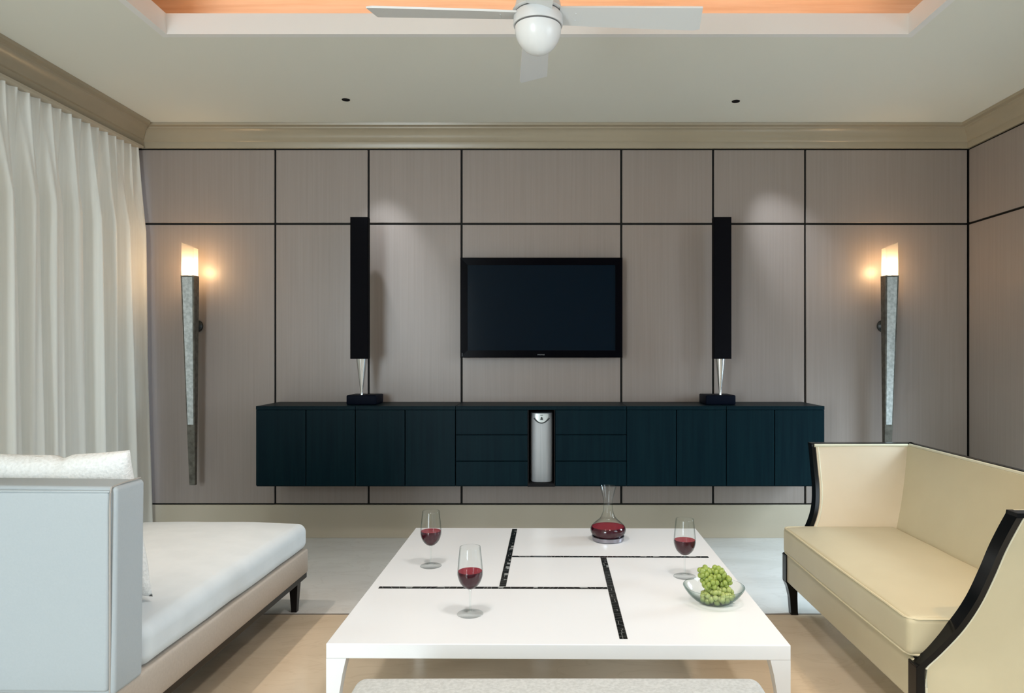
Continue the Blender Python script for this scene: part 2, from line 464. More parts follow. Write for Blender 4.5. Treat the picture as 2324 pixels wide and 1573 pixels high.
# wall behind the camera with a wide window
struct(obj('wall_front', (lambda bm: [box(bm, -1.68, 1.68, YF - .12, YF, 0, 3.5), box(bm, XL, -3.02, YF - .12, YF, 0, 3.5), box(bm, 3.02, XR + .1, YF - .12, YF, 0, 3.5), box(bm, XL, -1.68, YF - .12, YF, 2.75, 3.5), box(bm, 1.68, XR, YF - .12, YF, 2.75, 3.5), box(bm, -3.02, -1.68, YF - .12, YF, 0, .15), box(bm, 1.68, 3.02, YF - .12, YF, 0, .15), bm][-1])(bmesh.new()), M['plain_wall']))
for nm, xa in (('window_1', -3.02), ('window_3', 1.68)):
    struct(obj(nm, (lambda bm: [box(bm, xa, xa + .05, YF - .05, YF - .01, .15, 2.75), box(bm, xa + 1.29, xa + 1.34, YF - .05, YF - .01, .15, 2.75), box(bm, xa + .05, xa + 1.29, YF - .05, YF - .01, .15, .2), box(bm, xa + .05, xa + 1.29, YF - .05, YF - .01, 2.7, 2.75), bm][-1])(bmesh.new()), M['ceiling_edge']))

# baseboards
struct(obj('baseboard_back', B(XL, XR, D - 0.006, D + 0.02, 0, Z_BASE - 0.002, bev=0.003), M['baseboard']))
struct(obj('baseboard_right', B(XR - 0.006, XR + 0.02, 4.6, D, 0, Z_BASE - 0.002, bev=0.003), M['baseboard']))

# ceiling soffit around the tray
TX0, TX1, TY0, TY1 = -1.995, 1.91, 0.20, 3.69
Z_LIP = 3.168
bm = bmesh.new()
for (x0, x1, y0, y1) in ((XL - .1, TX0 - .012, YF - .1, D + .1), (TX1 + .012, XR + .1, YF - .1, D + .1), (TX0 - .012, TX1 + .012, TY1 + .012, D + .1), (TX0 - .012, TX1 + .012, YF - .1, TY0 - .012)):
    box(bm, x0, x1, y0, y1, Z_CEIL, Z_CEIL + 0.03)
ce = struct(obj('ceiling', bm, M['ceiling']))
# slightly sloping fascia of the tray
bm = bmesh.new()
e = 0.018
ring = lambda s, z: [(TX0 - s, TY0 - s, z), (TX1 + s, TY0 - s, z), (TX1 + s, TY1 + s, z), (TX0 - s, TY1 + s, z)]
loft(bm, [ring(e + .02, Z_CEIL - 0.0008), ring(0.0, Z_CEIL - 0.001), ring(e * .3, Z_LIP), ring(e + .02, Z_LIP), ring(e + .02, Z_CEIL + 0.02)], True, False)
struct(obj('trim_4', bm, M['ceiling_edge']))
# the cove above it
bm = bmesh.new()
ZU = 3.42
loft(bm, [ring(0.32, Z_CEIL + 0.03), ring(0.32, ZU - 0.05), ring(0.27, ZU)], True, False)
f = bm.faces.new([bm.verts.new(p) for p in ring(0.28, ZU)])
obj('tray_lining', bm, M['cove'], ce)


# crown mouldings, profile (offset from wall, height from panel top)
H = Z_CEIL - Z_PT
CP = [(-0.02, 0.004), (0.008, 0.004), (0.012, 0.012), (0.014, 0.05), (0.022, 0.056), (0.03, 0.085), (0.045, 0.112), (0.068, 0.13), (0.074, 0.132), (0.078, 0.142), (0.108, 0.146), (0.112, H - .001), (-0.02, H - .001)]
def crown(name, a, b, normal, dz=0.0, s=1.0, miter=(1, 1)):
    bm = bmesh.new()
    a = Vector(a); b = Vector(b); n = Vector(normal); t = (b - a).normalized()
    rings = []
    for P, sg, mi in ((a, 1, miter[0]), (b, -1, miter[1])):
        rings.append([P + n * (u * s) + t * (sg * u * s * mi) + Vector((0, 0, Z_PT + dz + v * (H - dz) / H)) for u, v in CP])
    loft(bm, rings)
    return struct(obj(name, bm, M['crown'], smooth=True))
XC = -3.0   # the crown over the curtain sits a little further in
crown('trim_1', (XC, D, 0), (XR, D, 0), (0, -1, 0))
crown('trim_2', (XC, YF, 0), (XC, D, 0), (1, 0, 0), 0.012, 1.25, (0, 1))
crown('trim_3', (XR, YF, 0), (XR, D, 0), (-1, 0, 0), 0, 1.0, (0, 1))

# ================================================================== curtain
bm = bmesh.new()
ny, nz = 640, 44
y0, y1 = 2.3, 5.165
zt, zb = 2.895, 0.015
rows_ = []
for j in range(nz + 1):
    t = (j / nz) ** 1.25
    z = zt + (zb - zt) * t
    row = []
    for i in range(ny + 1):
        y = y0 + (y1 - y0) * i / ny
        w = noise.noise(Vector((y * 1.7, 0.3, 2.0)))
        w2_ = noise.noise(Vector((y * 3.1, 4.3, z * 0.25)))
        s = min(1, t / 0.22)
        ph = 2 * math.pi * y / 0.0905
        sharp = abs(math.sin(ph / 2)) ** 0.7 * 2 - 1            # pinched pleats at the heading
        a1 = -0.020 * (1 - s) * sharp + (0.006 * (1 - s) + 0.006 * s) * math.sin(ph + 0.9 * w)
        a2 = 0.062 * s * (math.sin(2 * math.pi * y / 0.19 + 2.6 * w + 1.2 * w2_ + 0.25 * z) * 0.75 + 0.25 * math.sin(4 * math.pi * y / 0.19 + 3 * w2_))
        a3 = 0.022 * t * math.sin(2 * math.pi * y / 0.41 + 3.0 * w2_ + 0.5 * z)
        x = -3.012 + 0.03 * s + 0.03 * t + a1 + a2 + a3
        yy = y + 0.010 * s * noise.noise(Vector((y * 6, z * 0.8, 7)))
        row.append(bm.verts.new((x, yy, z)))
    rows_.append(row)
for a, b in zip(rows_[:-1], rows_[1:]):
    for i in range(ny):
        bm.faces.new((a[i], a[i + 1], b[i + 1], b[i]))
cur = thing('curtain', 'full height pleated cream curtain hanging under the tan cornice', 'curtain', (0, 0, 0))
obj('curtain_panel', bm, M['curtain'], cur, smooth='all')
obj('curtain_track', B(-3.04, -2.97, 2.3, 5.18, 2.888, 2.905), M['baseboard'], cur)

# ================================================================== floating cabinets
DC = 4.786
def cx(px): return wx(px, DC)
ZT, ZB = 1.013, 0.462
zd_t, zd_b = wz(930, DC), 0.470


def two_door(x0, xm, x1, label):
    t = thing('floating_cabinet', label, 'cabinet', ((x0 + x1) / 2, D - 0.2, ZB), 0, 'two door floating wall cabinets')
    ox, oy, oz = t.location
    L_ = lambda a, b, c, d, e, f: (a - ox, b - ox, c - oy, d - oy, e - oz, f - oz)
    obj('body', B(*L_(x0 + .0015, x1 - .0015, DC + .020, D - .001, ZB, ZT - .026)), M['cabinet'], t)
    obj('top_board', B(*L_(x0 + .0015, x1 - .0015, DC + .001, D - .001, ZT - .0255, ZT), bev=.0015, seg=1), M['cabinet'], t)
    for a, b in ((x0, xm), (xm, x1)):
        obj('door', B(*L_(a + .003, b - .003, DC, DC + .0195, zd_b, zd_t - .003), bev=.0018, seg=1), M['cabinet'], t)
    return t


X = [cx(p) for p in (580, 806, 1033.5, 1422, 1648.5, 1872)]
two_door(X[0], cx(694), X[1], 'dark two-door floating cabinet at the end of the row nearest the curtain')
two_door(X[1], cx(919), X[2], 'dark two-door floating cabinet between the drawers and the curtain-end cabinet')
two_door(X[3], cx(1535), X[4], 'dark two-door floating cabinet between the drawers and the settee-end cabinet')
two_door(X[4], cx(1758), X[5], 'dark two-door floating cabinet at the end of the row, partly behind the settee arm')

t = thing('drawer_cabinet', 'dark floating six-drawer cabinet below the television with a niche in its middle', 'cabinet', ((X[2] + X[3]) / 2, D - .2, ZB))
ox, oy, oz = t.location
L_ = lambda a, b, c, d, e, f: (a - ox, b - ox, c - oy, d - oy, e - oz, f - oz)
nx0, nx1 = cx(1197.5), cx(1259.5)
bm = bmesh.new()
box(bm, *L_(X[2] + .0015, nx0, DC + .02, D - .001, ZB, ZT - .026))
box(bm, *L_(nx1, X[3] - .0015, DC + .02, D - .001, ZB, ZT - .026))
obj('body', bm, M['cabinet'], t)
bm = bmesh.new()
box(bm, *L_(nx0 + .0005, nx1 - .0005, DC + .30, D - .001, ZB, ZT - .026))
box(bm, *L_(nx0 + .0005, nx1 - .0005, DC + .004, DC + .30, ZB, ZB + .022))
box(bm, *L_(nx0 + .0005, nx0 + .006, DC + .004, DC + .30, ZB + .022, ZT - .026))
box(bm, *L_(nx1 - .006, nx1 - .0005, DC + .004, DC + .30, ZB + .022, ZT - .026))
obj('niche', bm, M['niche'], t)
obj('top_board', B(*L_(X[2] + .0015, X[3] - .0015, DC + .001, D - .001, ZT - .0255, ZT), bev=.0015, seg=1), M['cabinet'], t)
zs = [zd_b, wz(1046.5, DC), wz(986.5, DC), zd_t]
for (a, b) in ((X[2], nx0), (nx1, X[3])):
    for k in range(3):
        obj('drawer', B(*L_(a + .003, b - .001, DC, DC + .0195, zs[k] + .002, zs[k + 1] - .0035), bev=.0018, seg=1), M['cabinet'], t)

# steel dispenser in the niche
cxd = cx(1229); rd = 0.0775
yd = DC + .045 + rd
t = thing('water_dispenser', 'slim brushed steel dispenser column standing in the dark cabinet niche', 'dispenser', (cxd, yd, ZB + .022))
hgt = wz(938, DC + .05) - (ZB + .022)
bm = bmesh.new()
prof = []
def dring(z, s=1.0):
    # flat backed, gently bowed front
    pts = []
    for k in range(17):
        a = math.pi + math.pi * k / 16
        pts.append((rd * s * (math.copysign(abs(math.cos(a)) ** 0.62, math.cos(a))), rd * s * 0.85 * -abs(math.sin(a)) ** 0.75, z))
    pts.append((rd * s, .06, z)); pts.append((-rd * s, .06, z))
    return pts
loft(bm, [dring(0.0, .96), dring(.006, 1.0), dring(hgt - .006, 1.0), dring(hgt, .97)])
obj('body', bm, M['steel'], t, smooth=True)
def front_y(x): return -rd * .85 * max(0.0, 1 - min(1, abs(x) / rd) ** (1 / .62 * 1.0)) ** .55 if abs(x) < rd else 0
# pale curved plate at the top, bounded by a smile shaped slot
def dfront(x):
    c = min(1, abs(x) / rd) ** (1 / .62)
    return -rd * .85 * (1 - c * c) ** 0.375
bm = bmesh.new()
gx = [rd * .62 * (k / 10 - 1) for k in range(21)]
top = [(x, dfront(x) - .0025, hgt - .004) for x in gx]
bot = [(x, dfront(x) - .0025, hgt - .022 - .046 * (1 - (x / (rd * .62)) ** 2)) for x in gx]
loft(bm, [top, bot], False, False)
obj('top_plate', bm, M['steel_pale'], t, smooth=True)
bm = bmesh.new()
tube(bm, [(x, dfront(x) - .001, hgt - .034 - .034 * (1 - (x / (rd * .68)) ** 2)) for x in [rd * .68 * (k / 10 - 1) for k in range(21)]], .0042, 6)
obj('recess_slot', bm, M['dark_slot'], t, smooth=True)
bm = bmesh.new()
yf = dfront(0) - .003
loft(bm, [[(-.010, yf, hgt - .047), (.010, yf, hgt - .047), (.004, yf, hgt - .026), (-.004, yf, hgt - .026)], [(-.008, yf - .016, hgt - .045), (.008, yf - .016, hgt - .045), (.003, yf - .012, hgt - .028), (-.003, yf - .012, hgt - .028)]])
box(bm, -.009, .009, yf - .004, yf, hgt - .016, hgt - .012)
obj('nozzle', bm, M['dark_slot'], t)

# ================================================================== television
dt = 5.09
tx0, tx1 = wx(1044.5, dt), wx(1413, dt)
tz0, tz1 = wz(812, dt), wz(584.5, dt)
t = thing('television', 'flat black television mounted on the panelled wall above the drawers', 'television', ((tx0 + tx1) / 2, D, (tz0 + tz1) / 2))
ox, oy, oz = t.location
w, h = (tx1 - tx0) / 2, (tz1 - tz0) / 2
bl, bt_, bb = .052, .055, .053
bm = bmesh.new()
yF = dt - oy
fr = [(-w, -h), (w, -h), (w, h), (-w, h)]
inn = [(-w + bl, -h + bb), (w - bl, -h + bb), (w - bl, h - bt_), (-w + bl, h - bt_)]
loft(bm, [[(x * .985, yF + .058, z * .985) for x, z in fr], [(x, yF + .05, z) for x, z in fr], [(x, yF + .006, z) for x, z in fr], [(x * .993, yF, z * .99) for x, z in fr], [(x, yF + .001, z) for x, z in inn], [(x, yF + .010, z) for x, z in inn]], True, False)
f = bm.faces.new([bm.verts.new((x * .985, yF + .058, z * .985)) for x, z in fr])
bmesh.ops.remove_doubles(bm, verts=bm.verts, dist=1e-5)
obj('bezel', bm, M['tv_black'], t)
obj('screen', B(-w + bl - .002, w - bl + .002, yF + .008, yF + .014, -h + bb - .002, h - bt_ + .002), M['tv_screen'], t)
bm = bmesh.new()
for k in range(7):
    box(bm, -.028 + k * .0075, -.0225 + k * .0075, yF - .0008, yF + .0015, -h + .018 + (0.002 if k in (1, 4) else 0), -h + .026)
obj('maker_mark', bm, M['tv_mark'], t)
obj('wall_mount', B(-.3, .3, yF + .055, -.0005, -.2, .2), M['tv_black'], t)
obj('power_button', B(-w + .012, -w + .0155, yF - .001, yF + .002, -h + .012, -h + .035), M['tv_mark'], t)


# ================================================================== tower speakers
def speaker(xb, xcol, label):
    dB = 4.965
    t = thing('tower_speaker', label, 'speaker', (wx(xb, dB), dB + .05, ZT), 0, 'tower speakers on the floating cabinets')
    bmz = .066
    bw = .105
    bm = bmesh.new(); rbox(bm, -bw, bw, -.095, .125, 0, bmz, .008, 2, nr=2)
    obj('base', bm, M['speaker_base'], t, smooth=True)
    dcf = 4.93
    xo = wx(xcol, dcf) - t.location.x
    zb_, zt_ = wz(814.5, dcf) - ZT, wz(494.5, dcf) - ZT
    bm = bmesh.new()
    hw = .062
    ring = lambda z, s=1: [(xo - hw * s, -.12, z), (xo + hw * s, -.12, z), (xo + hw * s, -.085, z)] + [(xo + hw * s * math.cos(a), -.085 + .10 * math.sin(a), z) for a in [math.pi * k / 10 for k in range(1, 10)]] + [(xo - hw * s, -.085, z)]
    loft(bm, [ring(zb_), ring(zt_)])
    obj('column', bm, M['speaker_black'], t, smooth=True)
    obj('grille', B(xo - hw + .002, xo + hw - .002, -.126, -.1195, zb_ + .004, zt_ - .004, bev=.002, seg=1), M['speaker_black'], t)
    bm = bmesh.new()
    lathe(bm, [(0, bmz - .002), (.009, bmz - .002), (.008, bmz + .02), (.012, bmz + .05), (.037, zb_), (0, zb_ + .001)], 28, (xo * .9, -.055, 0))
    obj('silver_cone', bm, M['silver'], t, smooth=True)
    return t


speaker(823.5, 818, 'black tower speaker on the cabinet nearer the curtain')
speaker(1632.5, 1637, 'black tower speaker on the cabinet nearer the cream settee')


# ================================================================== wall sconces
def sconce(px, side, label):
    ds = 5.02
    xc = wx(px, ds)
    t = thing('wall_sconce', label, 'sconce', (xc, D, 1.38), 0, 'torch wall sconces')
    y_f, y_b = ds - D, ds - D + .075
    zt_, zb_ = wz(625, ds) - 1.38, wz(1104, ds) - 1.38
    wt, wb_ = .048, .020
    xl = lambda z: 0.012 * side * (1 - (z - zb_) / (zt_ - zb_))      # small lean of the tip
    def ring(z):
        k = (z - zb_) / (zt_ - zb_); hw = wb_ + (wt - wb_) * k; dpt = .030 + .045 * k
        cxx = side * -.012 * (1 - k)
        return [(cxx - hw, y_b - dpt, z), (cxx + hw, y_b - dpt, z), (cxx + hw, y_b, z), (cxx - hw, y_b, z)]
    bm = bmesh.new(); loft(bm, [ring(zb_), ring(zt_)])
    # slanted cut at the tip
    obj('holder', bm, M['bronze'], t)
    zs0 = wz(965, ds) - 1.38
    bm = bmesh.new()
    r0, r1 = ring(zs0), ring(zt_ - .012)
    def strip(r, m):
        a, b = Vector(r[0]), Vector(r[1])
        p, q = a.lerp(b, m), a.lerp(b, 1 - m * (1.0))
        o_ = Vector((0, -.0035, 0)); i_ = Vector((0, .004, 0))
        return [p + o_, q + o_, q + i_, p + i_]
    loft(bm, [strip(r0, .14), strip(r1, .12)])
    tag(obj('mineral_strip', bm, M['mineral'], t), 'pale mottled strip let into the dark holder')
    # glass with a slanted top, higher on the side away from the television
    hg0, hg1 = wz(550, ds) - 1.38, wz(562, ds) - 1.38
    gl, gr = (hg0, hg1) if side < 0 else (hg1, hg0)
    bm = bmesh.new()
    a = [(-.044, y_f + .004), (.044, y_f + .004), (.044, y_b - .006), (-.044, y_b - .006)]
    bot = [(x, y, zt_ - .002) for x, y in a]
    top = [(x, y, gl if x < 0 else gr) for x, y in a]
    loft(bm, [bot, top], True, False)
    g = obj('glass_shade', bm, M['frosted'], t)
    bm = bmesh.new()
    lathe(bm, smooth_prof([(0, 0), (.012, .002), (.014, .03), (.013, .055), (.007, .07), (0, .075)], 3), 14, (0, (y_f + y_b) / 2, zt_ + .004))
    obj('bulb', bm, M['bulb'], t, smooth=True)
    bm = bmesh.new()
    zk = wz(740, 5.2) - 1.38
    ctr = Vector((side * .026, 0, zk))
    rr = []
    for yy, r_ in ((-.001, .046), (-.02, .046), (-.028, .036), (-.034, .020), (y_b - .01, .016)):
        rr.append([(ctr.x + r_ * math.cos(2 * math.pi * k / 20), yy, zk + r_ * math.sin(2 * math.pi * k / 20)) for k in range(20)])
    loft(bm, rr)
    obj('wall_bracket', bm, M['bracket'], t, smooth=True)
    # the lamp's own light
    d = bpy.data.lights.new('sconce_light', 'POINT'); d.energy = 8; d.color = (1.0, 0.66, 0.36); d.shadow_soft_size = .03
    lo = bpy.data.objects.new('sconce_light', d); COL.objects.link(lo)
    lo.parent = t; lo.location = (0, (y_f + y_b) / 2, zt_ + .055)
    return t


sconce(425, -1, 'lit torch-shaped wall sconce beside the curtain')
sconce(2025, 1, 'lit torch-shaped wall sconce rising behind the cream settee')

# ================================================================== pinhole downlights
for px, py, lab in ((785, 226, 'small black pinhole downlight in the ceiling on the curtain side'), (1670, 229.5, 'small black pinhole downlight in the ceiling on the settee side')):
    dd = F * (Z_CEIL - CAM_Z) / (VY - py)
    t = thing('downlight', lab, 'downlight', (wx(px, dd), dd, Z_CEIL), 0, 'pinhole downlights')
    bm = bmesh.new(); lathe(bm, [(.020, -.0005), (.020, -.004), (.026, -.004), (.027, -.0005)], 28)
    obj('trim_ring', bm, M['niche'], t, smooth=True)
    bm = bmesh.new(); lathe(bm, [(0, -.0012), (.0205, -.0012)], 28)
    obj('pinhole', bm, M['niche'], t)

# ================================================================== ceiling fan
FD = 2.80
t = thing('ceiling_fan', 'white four-blade ceiling fan with opal globe under the lit tray', 'ceiling fan', (wx(1221, FD), FD, ZU))
zb = CAM_Z + .481 * FD - ZU           # blade plane, in the fan's own height
fw = M['fan_white']
zg = CAM_Z + FD * (VY - 122) / F - .004 - ZU  # bottom of globe
rg = .0935
bm = bmesh.new(); lathe(bm, [(0, 0), (.07, 0), (.07, -.02), (.045, -.06), (.0, -.062)], 32); obj('canopy', bm, fw, t, smooth=True)
bm = bmesh.new(); lathe(bm, [(.0, -.05), (.0135, -.05), (.0135, zb + .17), (0, zb + .17)], 20); obj('downrod', bm, fw, t, smooth=True)
zc = zg + .109
bm = bmesh.new(); lathe(bm, smooth_prof([(rg * .985, zc), (rg * .97, zc - .025), (rg * .86, zc - .055), (rg * .62, zc - .085), (rg * .32, zc - .103), (0, zc - .109)], 5), 40); obj('light_globe', bm, M['fan_globe'], t, smooth=True)
bm = bmesh.new(); lathe(bm, [(0, zc + .004), (rg + .004, zc + .004), (rg + .006, zc + .012), (rg + .004, zc + .044), (rg - .002, zc + .052), (0, zc + .052)], 40); obj('lamp_collar', bm, fw, t, smooth=True)
bm = bmesh.new(); lathe(bm, [(0, zc - .001), (rg * .99, zc - .001), (rg * .99, zc + .005), (0, zc + .005)], 40); obj('groove', bm, M['groove'], t)
bm = bmesh.new(); lathe(bm, [(0, zc + .0515), (rg - .004, zc + .0515), (rg - .004, zc + .0585), (0, zc + .0585)], 40); obj('groove', bm, M['groove'], t)
bm = bmesh.new(); lathe(bm, smooth_prof([(0, zc + .058), (rg + .002, zc + .058), (rg, zc + .075), (rg - .006, zc + .10), (rg - .02, zc + .14), (rg - .045, zc + .165), (.02, zc + .175), (0, zc + .175)], 3), 40); obj('motor_housing', bm, fw, t, smooth=True)
for k in range(4):
    ang = R(2.8) + k * math.pi / 2 + math.pi / 2
    dirv = Vector((math.cos(ang), math.sin(ang), 0)); lat = Vector((-math.sin(ang), math.cos(ang), 0))
    pit = R(-11.6)
    wv = lat * math.cos(pit) + Vector((0, 0, math.sin(pit)))
    nv = dirv.cross(wv)
    bm = bmesh.new()
    rs = []
    for r_, wa, wb2 in ((.085, -.052, .052), (.30, -.060, .060), (.645, -.070, .066), (.66, -.070, .058)):
        c = dirv * r_ + Vector((0, 0, zb))
        if r_ > .65:
            rs.append([c - dirv * 0.012 + wv * wa - nv * .003, c + dirv * .008 + wv * wb2 - nv * .003, c + dirv * .008 + wv * wb2 + nv * .003, c - dirv * .012 + wv * wa + nv * .003])
        else:
            rs.append([c + wv * wa - nv * .004, c + wv * wb2 - nv * .004, c + wv * wb2 + nv * .004, c + wv * wa + nv * .004])
    loft(bm, rs)
    bl_ = obj('blade', bm, M['fan_blade'], t)
    for s_ in (-.02, .02):
        bm = bmesh.new()
        c = dirv * .15 + Vector((0, 0, zb)) + wv * s_ - nv * .005
        lathe(bm, [(0, -.0015), (.003, -.0015), (.003, .002), (0, .002)], 10, c)
        obj('screw', bm, M['fan_blade'], bl_)

# ================================================================== coffee table
TH, TW = 0.425, 1.52
tyc = 2.292 + TW / 2
tab = thing('coffee_table', 'square white lacquered coffee table with dark pinwheel inlay', 'table', (0.047, tyc, 0), R(-0.55))
hw = TW / 2
ap = .049
lac = M['lacquer']
obj('tabletop', B(-hw, hw, -hw, hw, TH - ap, TH, bev=.0025), lac, tab)
for sx in (-1, 1):
    for sy in (-1, 1):
        bm = bmesh.new(); rs = []
        for z, wl in ((TH - ap, .066), (TH - .10, .054), (TH - .16, .044), (TH - .25, .036), (0, .030)):
            xo, yo = sx * (hw - .0005), sy * (hw - .0005)
            xi, yi = sx * (hw - wl), sy * (hw - wl)
            rs.append([(xo, yo, z), (xi, yo, z), (xi, yi, z), (xo, yi, z)])
        loft(bm, rs)
        obj('leg', bm, lac, tab)


def inlay(u0, u1, v0, v1, along):
    """strip of broken dark shell pieces set flush in the top; u, v are fractions of the top."""
    x0, x1, y0, y1 = [-hw + TW * a for a in (u0, u1, v0, v1)]
    bm = bmesh.new()
    box(bm, x0, x1, y0, y1, TH - .004, TH + .0003, mi=2)
    a, b = (x0, x1) if along == 'x' else (y0, y1)
    c0, c1 = (y0, y1) if along == 'x' else (x0, x1)
    pos = a
    prev_skew = 0.0
    while pos < b - .004:
        ln = min(random.uniform(.012, .038), b - pos)
        skew = random.uniform(-.008, .008) if pos + ln < b - .004 else 0
        cm = c0 + (c1 - c0) * random.uniform(.3, .7)
        mi = 0
        g = .0013
        if random.random() < .35:
            parts = [((c0 + g, cm - g), mi), ((cm + g, c1 - g), 1 if random.random() < .35 else 0)]
        else:
            parts = [((c0 + g, c1 - g), mi)]
        for (p, q), m_ in parts:
            e0 = lambda c: prev_skew * (c - (c0 + c1) / 2) / (c1 - c0) * 2
            e1 = lambda c: skew * (c - (c0 + c1) / 2) / (c1 - c0) * 2
            pts = [(pos + g + e0(p), p), (pos + ln - g + e1(p), p), (pos + ln - g + e1(q), q), (pos + g + e0(q), q)]
            pts = [(max(a, min(b, s)), c) for s, c in pts]
            if along == 'x': P = [(s, c) for s, c in pts]
            else: P = [(c, s) for s, c in pts]
            dz = random.uniform(0, .0003)
            loft(bm, [[(x, y, TH) for x, y in P], [(x, y, TH + .0006 + dz) for x, y in P]], mi=m_)
        prev_skew = skew
        pos += ln
    return obj('inlay', bm, [M['tess_black'], M['tess_grey'], M['tess_bed']], tab)


iw = .0185 / 2
inlay(.355 - iw * 1.0, .355 + iw, .372, .985, 'y')            # far left running away
inlay(.645 - iw, .645 + iw, .03, .640, 'y')                   # near right
inlay(.025, .645 - iw, .361 - iw * .9, .361 + iw * .9, 'x')   # near left
inlay(.355 + iw, .968, .649 - iw * .9, .649 + iw * .9, 'x')   # far right


# ================================================================== wine glasses
def wine_glass(px, py, label, src=None):
    d = F * (CAM_Z - TH) / (py - VY)
    loc = (wx(px, d), d, TH)
    t = thing('wine_glass', label, 'glass', loc, 0, 'wine glasses on the coffee table')
    if src is not None:
        for ch in src.children:
            c = ch.copy(); COL.objects.link(c); c.parent = t
        return t
    outer = smooth_prof([(.006, .092), (.020, .098), (.036, .115), (.0455, .142), (.0455, .165), (.0425, .20), (.0375, .246)], 6)
    inner = [(max(r - .0012, 0.0005), z + .0012 * (1 if i == 0 else 0)) for i, (r, z) in enumerate(outer)]
    bm = bmesh.new(); lathe(bm, [(0, .092)] + outer + [(r, z) for r, z in reversed(inner)][:1], 40)
    obj('bowl', bm, M['glass'], t, smooth='all')
    zl = .158
    wp = [(r - .0022, z) for r, z in outer if z < zl and r > .004]
    bm = bmesh.new(); lathe(bm, [(0, .0945)] + [(r, max(z, .095)) for r, z in wp] + [(.0436, zl)], 40)
    lathe(bm, [(.0436, zl), (0, zl)], 40, mi=1)
    obj('wine', bm, [M['wine'], M['wine_top']], t, smooth=True)
    bm = bmesh.new(); lathe(bm, smooth_prof([(.0045, .008), (.0034, .03), (.0034, .06), (.0042, .082), (.0075, .0935)], 5), 16)
    obj('stem', bm, M['glass'], t, smooth='all')
    bm = bmesh.new(); lathe(bm, [(0, .0005), (.046, .0005), (.048, .0015), (.047, .003), (.03, .005), (.012, .0075), (.0045, .011)], 40)
    obj('foot', bm, M['foot_glass'], t, smooth=True)
    return t


g1 = wine_glass(1067, 1394, 'red wine glass nearest the viewer, on the front part of the white table')
wine_glass(978, 1285, 'red wine glass on the curtain side of the white table, behind another glass', g1)
wine_glass(1554, 1309, 'red wine glass standing just behind the bowl of grapes', g1)

# ================================================================== decanter on a coaster
d = F * (CAM_Z - TH) / (1226 - VY)
xd = wx(1380, d)
co = thing('coaster', 'silver rimmed wine coaster under the decanter', 'coaster', (xd, d, TH))
bm = bmesh.new(); lathe(bm, [(0, .0005), (.074, .0005), (.079, .004), (.081, .022), (.077, .024), (.074, .006), (0, .005)], 48)
obj('dish', bm, M['coaster'], co, smooth=True)
bm = bmesh.new(); lathe(bm, [(.0805, .019), (.083, .0215), (.083, .0245), (.079, .0265), (.0765, .024), (.077, .020)], 48)
obj('rim', bm, M['foot_glass'], co, smooth=True)
de = thing('decanter', 'clear glass decanter half filled with red wine on its silver coaster', 'decanter', (xd, d, TH + .0055))
op = smooth_prof([(.046, .0), (.060, .006), (.078, .022), (.0895, .043), (.086, .064), (.066, .085), (.042, .106), (.028, .135), (.0225, .165), (.0245, .20), (.032, .235), (.040, .262), (.0425, .270)], 5)
bm = bmesh.new(); lathe(bm, [(0, .0)] + op, 48)
obj('body', bm, M['glass'], de, smooth='all')
zl = .066
wp = [(r - .0025, max(z, .003)) for r, z in op if z < zl]
bm = bmesh.new(); lathe(bm, [(0, .003)] + wp + [(wp[-1][0] - .001, zl)], 48)
lathe(bm, [(wp[-1][0] - .001, zl), (0, zl)], 48, mi=1)
obj('wine', bm, [M['wine'], M['wine_top']], de, smooth=True)

# ================================================================== fruit bowl and grapes
d = 2.672
bxx = wx(1620, d)
fb = thing('fruit_bowl', 'shallow clear glass bowl holding green grapes on the white table', 'bowl', (bxx, d, TH))
bp = smooth_prof([(.030, .0008), (.046, .002), (.068, .012), (.092, .032), (.108, .052), (.1145, .064)], 5)
bm = bmesh.new(); lathe(bm, [(0, .0008)] + bp + [(.1155, .0655), (.1135, .0655)] + [(r - .0028, z + .0022) for r, z in reversed(bp)] + [(0, .0035)], 56)
obj('glass_bowl', bm, M['bowl_glass'], fb, smooth='all')


def bowl_r(z):
    pr = [(r - .003, zz + .002) for r, zz in bp]
    if z <= pr[0][1]: return pr[0][0]
    for (r0, z0), (r1, z1) in zip(pr[:-1], pr[1:]):
        if z0 <= z <= z1: return r0 + (r1 - r0) * (z - z0) / max(z1 - z0, 1e-6)
    return 9.0


